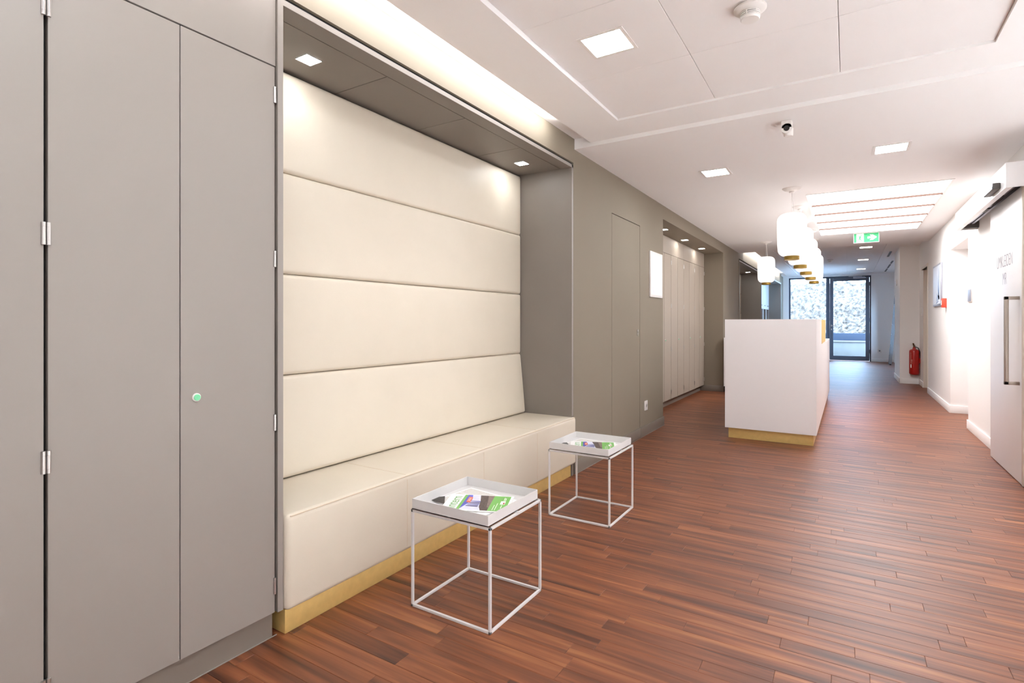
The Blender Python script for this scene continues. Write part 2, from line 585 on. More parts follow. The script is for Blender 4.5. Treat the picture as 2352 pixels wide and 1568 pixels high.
wf.box(GX1, 1.5, YF, YF + 0.2, 0, 2.85)
wf.box(GX0, GX1, YF, YF + 0.2, GZ, 2.85)
struct(wf.build('wall_far', M['white'], smooth=False))
struct(MB().box(GX1 + 0.005, 1.155, YF - 0.012, YF, 0, 0.1, 0.002).build('baseboard_far', M['white']))

# ---- ceiling
IX0, IX1, IY1 = -1.34, 0.615, 3.515
ce = MB()
ce.box(-1.68, IX0, Y0, YS1, ZN, 2.72)
ce.box(IX1, RX + 0.2, Y0, YS1, ZN, 2.72)
ce.box(IX0, IX1, IY1, YS1, ZN, 2.72)
ce.box(IX0, IX1, Y0, IY1, 2.66, 2.72)
ce.box(-1.83, -1.68, Y0, YS1, 2.61, 2.72)                      # top of the cove slot
ce.box(-1.83, RX + 0.2, YS1, 6.505, ZL, 2.72)
ce.box(-1.83, -0.365, 6.505, 9.6, ZL, 2.72)
ce.box(0.835, RX + 0.2, 6.505, 9.6, ZL, 2.72)
ce.box(-0.365, 0.835, 6.505, 9.6, 2.62, 2.72)
ce.box(-1.83, RX + 0.3, 9.6, YS2, ZL, 2.72)
FX0, FX1, FY0, FY1 = -1.33, 0.615, 12.0, 18.85
ce.box(-1.67, FX0, YS2, YF, ZF, 2.85)
ce.box(FX1, RX + 0.3, YS2, YF, ZF, 2.85)
ce.box(FX0, FX1, YS2, FY0, ZF, 2.85)
ce.box(FX0, FX1, FY1, YF, ZF, 2.85)
ce.box(FX0, FX1, FY0, FY1, 2.74, 2.85)
ce.box(-1.83, -1.67, YS2, 19.1, 2.72, 2.85)
ce.box(-1.83, -1.67, 19.1, YF, ZF, 2.85)
co = ce.build('ceiling', M['ceil'], smooth=False)
struct(co)
def panel_grid(xs, ys, z, par, sag=False):
    cachep = {}
    for i in range(len(xs) - 1):
        for j in range(len(ys) - 1):
            a, b, c, d = xs[i] + 0.0012, xs[i + 1] - 0.0012, ys[j] + 0.0012, ys[j + 1] - 0.0012
            key = (round(b - a, 4), round(d - c, 4))
            if key not in cachep:
                m_ = MB().box(0, b - a, 0, d - c, 0, 0.02, 0.0015, 1)
                me_ = bpy.data.meshes.new('ceiling_panel'); m_.bm.to_mesh(me_); m_.bm.free()
                me_.materials.append(M['panel']); cachep[key] = me_
            p = bpy.data.objects.new('ceiling_panel', cachep[key])
            COL.objects.link(p); p.parent = par; p.location = (a, c, z)
            if sag and j == len(ys) - 2: p.rotation_euler.x = -0.02      # last row sags towards the edge
panel_grid((IX0, -0.705, -0.04, IX1), [Y0 + 0.0] + [3.555 - 0.66 * k for k in range(10, -1, -1)], 2.586, co, True)
panel_grid((FX0, -0.705, -0.04, FX1), [FY0 + (FY1 - FY0) / 6 * k for k in range(7)], 2.675, co)

# ---- glazed far end: window and door
wi = MB()
wi.box(GX0, GX0 + 0.05, YF + 0.05, YF + 0.12, 0, GZ, 0.004)
wi.box(GX0, -0.53, YF + 0.05, YF + 0.12, GZ - 0.045, GZ, 0.004)
wi.box(GX0, -0.53, YF + 0.05, YF + 0.12, 0, 0.06, 0.004)
wi.box(-0.60, -0.53, YF + 0.05, YF + 0.12, 0, GZ, 0.004)
wo = wi.build('window_1', M['anth'], smooth=False)
struct(wo)
MB().box(GX0 + 0.05, -0.60, YF + 0.08, YF + 0.09, 0.06, GZ - 0.045).build('pane', M['glass'], wo)
w2 = struct(MB().box(1.30, 1.36, WY0, WY0 + 0.06, WZ0, WZ1).box(1.30, 1.36, WY1 - 0.06, WY1, WZ0, WZ1).box(1.30, 1.36, WY0, WY1, WZ0, WZ0 + 0.06).box(1.30, 1.36, WY0, WY1, WZ1 - 0.06, WZ1).box(1.30, 1.36, 17.97, 18.03, WZ0, WZ1).build('added_window', M['anth'], smooth=False))  # added window, out of view, lights the far end blue
for a, b in ((WY0 + 0.06, 17.97), (18.03, WY1 - 0.06)):
    MB().box(1.325, 1.335, a, b, WZ0 + 0.06, WZ1 - 0.06).build('pane', M['glass'], w2)
gd = MB()
gd.box(-0.53, -0.505, YF + 0.05, YF + 0.12, 0, GZ, 0.003)
gd.box(0.545, GX1, YF + 0.05, YF + 0.12, 0, GZ, 0.003)
gd.box(-0.505, 0.545, YF + 0.05, YF + 0.12, GZ - 0.06, GZ, 0.003)
do = gd.build('door_4', M['anth'], smooth=False)
struct(do)
lf = MB()
lf.box(-0.50, -0.405, YF + 0.035, YF + 0.1, 0.01, GZ - 0.065, 0.004)
lf.box(0.44, 0.54, YF + 0.035, YF + 0.1, 0.01, GZ - 0.065, 0.004)
lf.box(-0.405, 0.44, YF + 0.035, YF + 0.1, GZ - 0.15, GZ - 0.065, 0.004)
lf.box(-0.405, 0.44, YF + 0.035, YF + 0.1, 0.01, 0.15, 0.004)
lfo = lf.build('door_leaf', M['anth'], do, smooth=False)
MB().box(-0.405, 0.44, YF + 0.06, YF + 0.07, 0.15, GZ - 0.15).build('pane', M['glass'], lfo)
MB().tube([(-0.455, YF + 0.035, 1.08), (-0.455, YF - 0.015, 1.08), (-0.445, YF - 0.02, 1.08), (-0.33, YF - 0.02, 1.08)], 0.011, 10).box(-0.472, -0.438, YF + 0.026, YF + 0.035, 1.05, 1.11, 0.003).box(-0.468, -0.442, YF + 0.026, YF + 0.035, 0.94, 0.99, 0.003).build('lever_handle', M['steel'], lfo)
MB().box(0.12, 0.43, YF - 0.015, YF + 0.045, GZ - 0.085, GZ - 0.03, 0.006).bar((0.0, YF + 0.0, GZ - 0.02), (0.35, YF + 0.0, GZ - 0.02), 0.02).build('door_closer', M['silver'], lfo)
for z in (0.25, 1.2, 2.3):
    MB().lathe([(0.012, 0), (0.012, 0.11)], (0.543, YF + 0.03, z), 'Z', 10).build('hinge', M['anth'], lfo)

# ---- sliding door with header on the right wall
sd = MB().box(1.06, 1.10, 5.225, 6.262, 0.008, 2.165, 0.002).build('door_5', M['doorw'])
struct(sd)
hd = MB()
hd.box(0.975, 1.0, 5.298, 5.322, 0.722, 1.372, 0.002)
hd.box(0.975, 1.06, 5.298, 5.322, 1.348, 1.372, 0.002)
hd.box(0.975, 1.06, 5.298, 5.322, 0.722, 0.746, 0.002)
hd.build('pull_handle', M['inox'], sd)
text_mesh('lettering', 'UMKLEIDEN', 0.14, (1.06, 5.755, 1.668), (0, -1, 0), (0, 0, 1), M['lettering'], sd, offset=-0.0022, spacing=1.0, xscale=0.68)
text_mesh('lettering', 'MR', 0.14, (1.06, 5.75, 1.525), (0, -1, 0), (0, 0, 1), M['lettering'], sd, offset=-0.0022, xscale=0.68)
MB().box(1.055, 1.10, 5.205, 5.225, 0.008, 2.165, 0.001).build('edge_strip', M['beige'], sd)

# ---- outdoors beyond the glass
struct(MB().box(-9, 9, YF + 0.2, 27, -0.25, -0.06).build('ground', M['concrete']))
lw = thing('retaining_wall', (0, 22.1, -0.06), 'low pale concrete retaining wall outside the glass door', 'wall')
for k in range(9):
    MB().box(-6 + k * 1.3, -6 + k * 1.3 + 1.292, 22.0, 22.2, -0.06, 0.50, 0.004).build('concrete_panel', M['concrete'], lw)
MB().box(-6, 5.7, 21.97, 22.24, 0.50, 0.545, 0.006).build('coping', M['concrete'], lw)
tag(MB().box(-6, 6, 22.60, 22.70, -0.06, 0.80, 0.01).build('trough_board', M['trough'], loc=(0, 22.8, -0.06)), 'dark gap at the foot of the rubble slope outside, built as a board', 'board')  # upright dark board stands in for the gap behind the low wall
from mathutils import noise as mnoise
nx, ny = 300, 150
vv, ff = [], []
for j in range(ny + 1):
    for i in range(nx + 1):
        X = -6.5 + 13 * i / nx; t = j / ny
        Yp = 22.92 + 3.3 * t; Z = 0.62 + 2.35 * t ** 0.9
        n1 = mnoise.noise(Vector((X * 1.3, Yp * 1.3, Z * 1.3))) * 0.18
        n2 = mnoise.voronoi(Vector((X * 3.2, Yp * 3.2, Z * 3.2)))[0][0] * -0.22
        n3 = mnoise.noise(Vector((X * 9, Yp * 9, Z * 9))) * 0.10 + mnoise.noise(Vector((X * 21, Yp * 21, Z * 21))) * 0.06
        k = n1 + n2 + n3
        vv.append((X, Yp - 0.55 * k, Z + 0.8 * k))
for j in range(ny):
    for i in range(nx):
        a = j * (nx + 1) + i
        ff.append((a, a + 1, a + nx + 2, a + nx + 1))
me = bpy.data.meshes.new('rubble_slope'); me.from_pydata(vv, [], ff); me.materials.append(M['rubble'])
o = bpy.data.objects.new('rubble_slope', me); COL.objects.link(o)
o['kind'] = 'stuff'; tag(o, 'bright rubble slope rising behind the glass door', 'slope')

# ================================================================== CABINETS (left)
def cabinet(loc, xf, total_h, label, group, door_h0=0.10, door_h1=2.131, plinth_dx=0.023, lam='laminate', lock=True, gap=0.0):
    """two-door cabinet 0.681 wide; loc = (front plane x, y start, 0)"""
    y0 = loc[1]; y1 = y0 + 0.681; ym = (y0 + y1) / 2
    t = thing('cabinet', loc, label, 'cabinet', group)
    body = MB()
    body.box(xf - 0.26, xf - 0.022, y0 + 0.002, y1 - 0.002, door_h0, total_h - 0.002)
    body.build('body', M['void'], t, smooth=False)
    MB().box(xf - 0.25, xf - plinth_dx, y0, y1, 0, door_h0 - 0.003).build('plinth', M['plinth'], t)
    MB().box(xf - 0.02, xf, y0 + 0.0012, y1 - 0.0012, door_h1 + 0.005, total_h, 0.0008, 1).build('top_panel', M[lam], t)
    for s in (0, 1):
        a, b = (y0 + 0.0045, ym - 0.0015 - gap) if s == 0 else (ym + 0.0015 + gap, y1 - 0.0045)
        d = MB().box(xf - 0.02, xf, a, b, door_h0, door_h1, 0.0008, 1).build('door', M[lam], t)
        hy = y0 + 0.0025 if s == 0 else y1 - 0.0025
        hy += 0.003 if s == 0 else -0.003
        for hz in (0.20, 0.808, 1.417, 2.027):
            MB().lathe([(0.0, -0.03), (0.0052, -0.03), (0.0052, -0.0185), (0.0047, -0.018), (0.0052, -0.0175), (0.0052, 0.0175), (0.0047, 0.018), (0.0052, 0.0185), (0.0052, 0.03), (0.0, 0.03)], (xf + 0.002, hy, hz), 'Z', 12).build('hinge', M['steel'], d)
        if s == 1 and lock:
            ly, lz = ym + 0.05, 0.935
            lk = MB().lathe([(0.0, 0.0), (0.0135, 0.0), (0.0135, 0.004), (0.012, 0.0052), (0.0, 0.0052)], (xf, ly, lz), 'X', 24).build('lock', M['plastic'], d)
            MB().lathe([(0.0, 0.0052), (0.0103, 0.0052), (0.0103, 0.0085), (0.0095, 0.0092), (0.0, 0.0092)], (xf, ly, lz), 'X', 24).box(xf + 0.0090, xf + 0.0096, ly - 0.001, ly + 0.001, lz - 0.005, lz + 0.005).build('lock_insert', M['green'], d)
    return t

cabinet((WX, -0.119, 0), WX, 2.606, 'tall taupe cabinet farther from the cream bench, beyond the green-locked cabinet', None)
cabinet((WX, 0.562, 0), WX, 2.606, 'tall taupe two-door cabinet with green round lock beside cream bench', None)
cabinet((WX, -0.80, 0), WX, 2.606, 'third tall taupe cabinet along from the cream bench', None)
LKX = -2.13
pos = ['first', 'second', 'third', 'fourth']
for k in range(5):
    ys = NL[1] - 0.681 * (k + 1) - 0.001
    lab = ['tall beige cabinet at the far end of the lit niche, against its side wall',
           'tall beige cabinet in lit niche, second from the reception desk end',
           'tall beige cabinet in lit niche, third from the reception desk end',
           'tall beige cabinet in lit niche behind the poster corner',
           'tall beige cabinet in lit niche farthest from the reception desk end'][k]
    cabinet((LKX, ys, 0), LKX, 2.368, lab, 'tall cabinets in the lit niche', plinth_dx=0.06, lam='beigelam', gap=0.004)
tag(MB().box(LKX - 0.05, LKX, NL[0], NL[1] - 0.681 * 5 - 0.003, 0, 2.368).build('filler_panel', M['beigelam'], loc=(LKX, NL[0], 0)), 'narrow beige filler strip at end of cabinet niche', 'panel')

# far cabinets behind the reception desk
FXC = -2.15
for k in range(6):
    ys = 18.885 - 0.681 * (k + 1)
    lab = 'pale cabinet with open dark compartment in far niche, %s from the glass door' % ['nearest', 'second', 'third', 'fourth', 'fifth', 'sixth'][k]
    t = thing('wall_cabinet', (FXC, ys, 0), lab, 'cabinet', 'pale cabinets in the far niche')
    y0, y1 = ys + 0.002, ys + 0.679
    b = MB()
    b.box(FXC - 0.28, FXC - 0.02, y0, y1, 0.1, 0.95)
    b.box(FXC - 0.28, FXC - 0.02, y0, y1, 1.585, 2.38)
    b.box(FXC - 0.28, FXC, y0, y0 + 0.14, 0.95, 1.585)
    b.box(FXC - 0.28, FXC, y1 - 0.14, y1, 0.95, 1.585)
    b.box(FXC - 0.28, FXC - 0.26, y0, y1, 0.95, 1.585)
    b.build('body', M['laminate'], t, smooth=False)
    MB().box(FXC - 0.27, FXC - 0.05, y0, y1, 0, 0.1).build('plinth', M['plinth'], t)
    ym = (y0 + y1) / 2
    for a, c in ((y0 + 0.002, ym - 0.002), (ym + 0.002, y1 - 0.002)):
        for za, zb in ((0.105, 0.945), (1.59, 2.375)):
            d = MB().box(FXC - 0.018, FXC, a, c, za, zb, 0.001, 1).build('door', M['doorw'], t)
            MB().lathe([(0, 0), (0.012, 0), (0.012, 0.02), (0, 0.02)], (FXC, c - 0.05 if a < ym - 0.1 else a + 0.05, zb - 0.1 if zb < 1 else za + 0.1), 'X', 10).build('knob', M['steel'], d)

# ================================================================== BENCH NICHE
def puff(mb, ya, yb, za, zb, xback_top, xback_bot, depth, r=0.02, crown=0.007, n=40, m=28):
    """cushioned panel facing +X with rolled edges"""
    def samp(a, b, k):
        L = b - a; e = min(r, L / 2)
        pts = [a + e * (1 - math.cos(math.pi / 2 * i / 7)) for i in range(8)]
        pts += [a + e + (L - 2 * e) * i / k for i in range(1, k)]
        pts += [b - e * (1 - math.cos(math.pi / 2 * i / 7)) for i in range(7, -1, -1)]
        return pts
    Ys, Zs = samp(ya, yb, n), samp(za, zb, m)
    def prof(t, a, b):
        d = min(t - a, b - t)
        if d >= r: return 1.0
        return math.sqrt(max(0.0, 1 - (1 - d / r) ** 2))
    grid = []
    for yv in Ys:
        col = []
        for zv in Zs:
            f = min(prof(yv, ya, yb), 1) * prof(zv, za, zb)
            tz = (zv - za) / (zb - za)
            ty = (yv - ya) / (yb - ya)
            xb = xback_bot + (xback_top - xback_bot) * tz
            cr = crown * (math.sin(math.pi * tz) ** 0.7) * min(1, (math.sin(math.pi * ty) + 0.001) ** 0.4 * 1.1)
            col.append(mb.bm.verts.new((xb + depth * (0.80 + 0.20 * f) + cr * f, yv, zv)))
        grid.append(col)
    for i in range(len(Ys) - 1):
        for j in range(len(Zs) - 1):
            mb.bm.faces.new((grid[i][j], grid[i + 1][j], grid[i + 1][j + 1], grid[i][j + 1]))
    # sides back to the wall
    def back(v): return mb.bm.verts.new((xback_top - 0.0, v.co.y, v.co.z))
    edge = [grid[i][0] for i in range(len(Ys))] + [grid[-1][j] for j in range(1, len(Zs))] + [grid[i][-1] for i in range(len(Ys) - 2, -1, -1)] + [grid[0][j] for j in range(len(Zs) - 2, 0, -1)]
    bk = [back(v) for v in edge]
    for i in range(len(edge)):
        j = (i + 1) % len(edge)
        mb.bm.faces.new((edge[i], edge[j], bk[j], bk[i]))
    return mb

def bench(ya, yb, label, seams, over):
    t = thing('upholstered_bench', (-2.0, (ya + yb) / 2, 0), label, 'bench')
    MB().box(-2.3, -1.812, ya + 0.012, yb - 0.03, 0, 0.092, 0.001).build('base_board', M['gold'], t)
    se = MB().box(-2.34, -1.788, ya + 0.003, yb + over, 0.09, 0.452, 0.022, 4)
    se = se.build('seat', M['cream'], t)
    for s in seams:
        MB().box(-2.22, -1.80, s - 0.0012, s + 0.0012, 0.4518, 0.4527).box(-1.7885, -1.7872, s - 0.0012, s + 0.0012, 0.115, 0.43).build('seam', M['stitch'], se)
    MB().tube([(-1.7905, ya + 0.02, 0.4475), (-1.7905, yb + over - 0.02, 0.4475)], 0.0022, 6).build('piping', M['stitch'], se)
    zs = [0.455, 0.93, 1.41, 1.89, 2.368]
    for k in range(4):
        mb = MB()
        dep = 0.085
        puff(mb, ya + 0.002, yb - 0.024, zs[k] + 0.001, zs[k + 1] - 0.001, -2.261 - dep, (-2.215 if k == 0 else -2.261) - dep, dep)
        mb.build('back_cushion', M['cream'], t)
    MB().box(XB + 0.002, -2.33, ya, yb, 0.3, 2.37).build('back_board', M['nichepanel'], t)
    return t
bench(NB[0], NB[1], 'cream leather bench with tall padded back and gold base board in wall niche', (1.922, 2.56, 3.192), 0.018)
bench(NB2[0], NB2[1], 'second cream padded bench in wall niche behind the reception desk', (11.92, 12.55, 13.17, 13.8), -0.03)

def surround(ya, yb, label, joints):
    t = sroot(label, (WX, (ya + yb) / 2, 0))
    x0, x1 = -2.40, -1.806
    MB().box(x0, x1, ya - 0.023, ya - 0.0005, 0.1, 2.396, 0.0008, 1).build('side_panel', M['nichepanel'], t)
    MB().box(x0, x1, yb - 0.0235, yb, 0.0, 2.396, 0.0008, 1).build('side_panel', M['nichepanel'], t)
    MB().box(-1.899, x1, ya, yb - 0.024, 2.373, 2.396, 0.0008, 1).build('head_board', M['nichepanel'], t)
    ed = [ya] + joints + [yb - 0.024]
    for a, b in zip(ed, ed[1:]):
        MB().box(-2.40, -1.907, a + 0.0018, b - 0.0018, 2.376, 2.392, 0.0006, 1).build('soffit_panel', M['nichepanel'], t)
    MB().box(-2.40, -1.83, ya - 0.02, yb, 2.399, 2.42).build('cover_board', M['void'], t)
    # light edge banding on the front of the frame
    MB().box(x1, x1 + 0.001, yb - 0.0235, yb, 0.46, 2.396).box(x1, x1 + 0.001, ya - 0.023, yb, 2.373, 2.396).box(x1, x1 + 0.001, ya - 0.023, ya - 0.0005, 0.1, 2.373).build('edge_band', M['laminate'], t)
    MB().box(-1.85, -1.83, yb + 0.001, yb + 0.022, 0, 2.42).build('shadow_gap', M['void'], t)
    return t
surround(NB[0], NB[1], 'trim_3', [1.906, 2.536, 3.163])
surround(NB2[0], NB2[1], 'trim_4', [11.91, 12.53, 13.16, 13.78])
t = sroot('trim_5', (WX, 16.6, 0))
MB().box(-2.40, -1.806, NL2[1] - 0.02, NL2[1] - 0.002, 0, 2.396).build('side_panel', M['nichepanel'], t)
MB().box(-2.40, -1.806, NL2[0] - 0.02, NL2[0], 0, 2.396).build('side_panel', M['nichepanel'], t)
MB().box(-2.40, -1.806, NL2[0], NL2[1] - 0.02, 2.384, 2.42).build('head_board', M['nichepanel'], t)
MB().box(-1.806, -1.803, NB2[0] + 3.1, NL2[1], 2.384, 2.42).build('edge_band', M['laminate'], t)

# ================================================================== LIGHTS
def downlight(x, y, z, s, frame, m, label, group, fm='plastic', drop=0.004):
    t = thing('square_downlight', (x, y, z), label, 'ceiling light', group)
    h, f = s / 2, s / 2 + frame
    MB().box(x - f, x + f, y - f, y - h, z - drop, z).box(x - f, x + f, y + h, y + f, z - drop, z).box(x - f, x - h, y - h, y + h, z - drop, z).box(x + h, x + f, y - h, y + h, z - drop, z).build('frame', M[fm], t, smooth=False)
    MB().box(x - h, x + h, y - h, y + h, z - drop * 0.6, z).build('diffuser', m, t)
    return t

downlight(-1.03, 2.56, 2.5858, 0.20, 0.018, M['e_down'], 'square white ceiling downlight in the waiting-area panel by the cove', 'square ceiling downlights')
for (x, y) in ((0.29, 2.56), (-1.03, 0.58), (0.29, 0.58), (-1.03, -1.4), (0.29, -1.4)):  # out of view: first inferred from a ceiling glow, others added as fill
    downlight(x, y, 2.5858, 0.20, 0.018, M['e_down'], 'square ceiling downlight in the waiting area panels beyond the detector, towards the entrance hall', 'downlights out of the picture')
downlight(-1.015, 5.09, ZL, 0.20, 0.022, M['e_down'], 'square ceiling downlight near the taupe wall before the pendants', 'square ceiling downlights')
downlight(0.28, 5.10, ZL, 0.20, 0.022, M['e_down'], 'square ceiling downlight between the ceiling camera and the sliding door', 'square ceiling downlights')
for y, n in ((12.8, 'nearest the exit sign'), (15.3, 'middle of the row'), (17.9, 'nearest the glass door')):
    downlight(0.294, y, 2.6748, 0.20, 0.02, M['e_far'], 'far corridor square downlight, ' + n, 'far corridor downlights')
for y, n in ((1.594, 'by the grey cabinets'), (3.48, 'by the flush door end')):
    downlight(-2.086, y, 2.3755, 0.078, 0.004, M['e_spot'], 'small square spot above the near cream bench, ' + n, 'niche spots', 'steel', 0.002)
for y, n in ((6.9, 'behind the poster corner'), (7.94, 'in the middle'), (9.0, 'nearest the reception desk')):
    downlight(-2.01, y, 2.372, 0.085, 0.004, M['e_spot2'], 'small square spot above the beige cabinet niche, ' + n, 'cabinet niche spots', 'steel', 0.002)
for y in (11.85, 13.85):
    downlight(-2.03, y, 2.3755, 0.085, 0.004, M['e_spot'], 'small square spot above the bench behind the reception desk', 'far bench niche spots', 'steel', 0.002)

tag(MB().box(-1.690, -1.6805, -3.4, 3.36, 2.572, 2.604).build('cove_light_strip', M['e_cove'], loc=(-1.685, 0, 2.572)), 'linear light strip hidden in the ceiling cove above the near bench', 'light strip')
tag(MB().box(-1.680, -1.6705, 11.8, 18.6, 2.675, 2.71).build('cove_light_strip', M['e_cove'], loc=(-1.675, 15, 2.675)), 'linear light strip hidden in the far corridor ceiling cove', 'light strip')

t = thing('luminous_ceiling', (0.235, 8.05, ZL), 'large rectangular luminous ceiling of five glowing panels over the reception aisle', 'ceiling light')
fr = MB()
fr.box(-0.385, -0.36, 6.49, 9.615, ZL - 0.004, ZL + 0.06).box(0.83, 0.85, 6.49, 9.615, ZL - 0.004, ZL + 0.06)
fr.box(-0.36, 0.83, 6.49, 6.51, ZL - 0.004, ZL + 0.06).box(-0.36, 0.83, 9.595, 9.615, ZL - 0.004, ZL + 0.06)
fr.build('frame', M['plastic'], t, smooth=False)
for k in range(5):
    a = 6.51 + k * 0.617
    MB().box(-0.36, 0.83, a + 0.007, a + 0.610, ZL + 0.002, ZL + 0.02, 0.001, 1).build('luminous_panel', M['e_lum'], t)
    if k: MB().box(-0.36, 0.83, a - 0.007, a + 0.007, ZL - 0.018, ZL + 0.02).build('divider', M['divider'], t)

for (a, b), n in zip(HS, ('nearest the waiting area', 'in the middle', 'farthest from the waiting area')):  # unseen panels added to brighten the waiting area
    t = thing('hall_fill_light', ((a + b) / 2, 0.65, 3.5), 'fill light panel atop the added hall ceiling shaft ' + n, 'ceiling light', 'added hall shaft lights')
    MB().box(a, b, -2.6, 3.9, 3.55, 3.6).build('housing', M['plastic'], t)
    for k in range(10):
        MB().box(a + 0.01, b - 0.01, -2.59 + k * 0.65, -1.95 + k * 0.65, 3.52, 3.55).build('luminous_panel', M['e_hall_fill'], t)

def pendant(x, y, label, group):
    t = thing('pendant_lamp', (x, y, ZL), label, 'pendant lamp', group)
    MB().lathe([(0.0, 0.0), (0.088, 0.0), (0.086, -0.006), (0.07, -0.018), (0.045, -0.027), (0.022, -0.031), (0.0, -0.032)], (x, y, ZL), 'Z', 32).lathe([(0.024, -0.030), (0.026, -0.040), (0.018, -0.046), (0.0, -0.047)], (x, y, ZL), 'Z', 20).build('canopy', M['plastic'], t)
    MB().tube([(x, y, ZL - 0.04), (x, y, 2.27)], 0.0016, 6).tube([(x + 0.004, y, ZL - 0.045), (x + 0.012, y, 2.37), (x + 0.02, y, 2.29), (x + 0.012, y, 2.265)], 0.0028, 6).build('cable', M['plastic'], t)
    R, zt, zb = 0.134, 2.278, 1.848
    pr = [(0.0, zt)]
    for i in range(9):
        a = math.pi / 2 * i / 8
        pr.append((R - 0.075 + 0.075 * math.sin(a), zt - 0.075 + 0.075 * math.cos(a)))
    pr += [(R * 1.004, zt - 0.15), (R, zt - 0.22), (R * 0.985, zb + 0.12)]
    R2 = R * 0.96
    for i in range(9):
        a = math.pi / 2 * i / 8
        pr.append((R2 - 0.065 + 0.065 * math.cos(a), zb + 0.07 - 0.07 * math.sin(a)))
    pr.append((0.0, zb))
    MB().lathe([(r, h - 0.0) for r, h in pr], (x, y, 0), 'Z', 40).build('glass_shade', M['e_pend'], t)
    MB().lathe([(0.068, 1.848), (0.070, 1.845), (0.070, 1.812), (0.067, 1.810), (0.060, 1.812), (0.0, 1.83)], (x, y, 0), 'Z', 32).build('brass_ring', M['brassring'], t)
    return t
p0 = pendant(-0.485, 6.10, 'white opal pendant lamp with brass ring, first in the row over the counter', 'row of pendants')
ps = pendant(-1.168, 9.90, 'single white opal pendant with brass ring hanging apart, towards the taupe wall', 'row of pendants')
index_children()
for dy, n in ((1.0, 'second'), (1.985, 'third'), (2.98, 'fourth'), (3.9, 'fifth')):
    copy_tree(p0, (0.008, dy, 0), 'white opal pendant lamp with brass ring, %s in the row over the counter' % n)

# ================================================================== RECEPTION DESK
t = thing('reception_desk', (-0.66, 8.0, 0), 'white reception desk with tall end panel and gold plinth', 'reception desk')
zb = 0.108
MB().box(-1.076, -0.257, 5.85, 5.89, zb, 1.212, 0.001, 1).build('end_panel', M['desk'], t)
fp = MB().box(-0.297, -0.257, 5.891, 8.20, zb, 1.212, 0.001, 1).build('front_panel', M['desk'], t)
MB().box(-0.2585, -0.2555, 6.98, 8.14, 0.94, 1.213, 0.0005, 1).build('gold_inlay', M['gold'], fp)
MB().box(-0.60, -0.297, 5.891, 8.20, 1.172, 1.212, 0.001, 1).build('counter_top', M['desk'], t)
MB().box(-1.076, -1.056, 5.891, 7.5, zb, 1.1).build('side_panel', M['desk'], t)
MB().box(-1.05, -0.30, 5.9, 9.58, 0.70, 0.74, 0.001, 1).build('work_surface', M['desk'], t)
MB().box(-0.297, -0.257, 8.201, 9.98, zb, 0.925).build('low_front_panel', M['desk'], t)
MB().box(-0.60, -0.297, 8.201, 9.58, 0.885, 0.925, 0.001, 1).build('low_counter_top', M['desk'], t)
MB().box(-1.785, -0.298, 9.60, 9.98, zb, 0.925, 0.001, 1).build('rear_wing', M['desk'], t)
MB().box(-1.05, -0.285, 5.90, 5.93, 0, zb).box(-0.315, -0.285, 5.93, 9.95, 0, zb).box(-1.76, -0.315, 9.63, 9.95, 0, zb).box(-1.05, -1.02, 5.93, 7.4, 0, zb).build('plinth', M['gold'], t, smooth=False)

# ================================================================== TRAY TABLES, MAGAZINES
def tray_table(cx, cy, label, rot=0.0, tdx=0.002, tdy=-0.014):
    t = thing('tray_table', (cx, cy, 0), label, 'side table', 'white wire tray tables')
    h, b = 0.2, 0.0105
    i = h - b / 2
    for z in (b / 2, 0.403 - b / 2):
        fr = MB()
        for s in (-1, 1):
            fr.box(cx - h, cx + h, cy + s * i - b / 2, cy + s * i + b / 2, z - b / 2, z + b / 2, 0.0012, 1)
            fr.box(cx + s * i - b / 2, cx + s * i + b / 2, cy - h, cy + h, z - b / 2, z + b / 2, 0.0012, 1)
        fr.build('wire_ring', M['wmetal'], t)
    for sx in (-1, 1):
        for sy in (-1, 1):
            MB().box(cx + sx * i - b / 2, cx + sx * i + b / 2, cy + sy * i - b / 2, cy + sy * i + b / 2, b, 0.403 - b, 0.0012, 1).build('leg', M['wmetal'], t)
    for sx, sy in ((1, 0), (-1, 0), (0, 1), (0, -1)):
        mx, my = cx + sx * (i - 0.012), cy + sy * (i - 0.012)
        wx, wy = (0.018, 0.007) if sx else (0.007, 0.018)
        MB().box(mx - wx, mx + wx, my - wy, my + wy, 0.400, 0.408).build('support_tab', M['wmetal'], t)
    a, zt0, zt1, w = 0.191, 0.408, 0.450, 0.003
    px, py = cx + tdx, cy + tdy
    tr = MB().box(px - a, px + a, py - a, py + a, zt0, zt0 + w)
    for s in (-1, 1):
        tr.box(px - a, px + a, py + s * (a - w / 2) - w / 2, py + s * (a - w / 2) + w / 2, zt0, zt1)
        tr.box(px + s * (a - w / 2) - w / 2, px + s * (a - w / 2) + w / 2, py - a + w, py + a - w, zt0, zt1)
    tr.build('tray', M['wmetal'], t, smooth=False)
    if rot: t.rotation_euler.z = rot
    return t
tray_table(-1.347, 1.884, 'white wire tray table standing before the middle of the cream bench')
tray_table(-1.363, 3.125, 'white wire tray table standing at the far end of the cream bench')

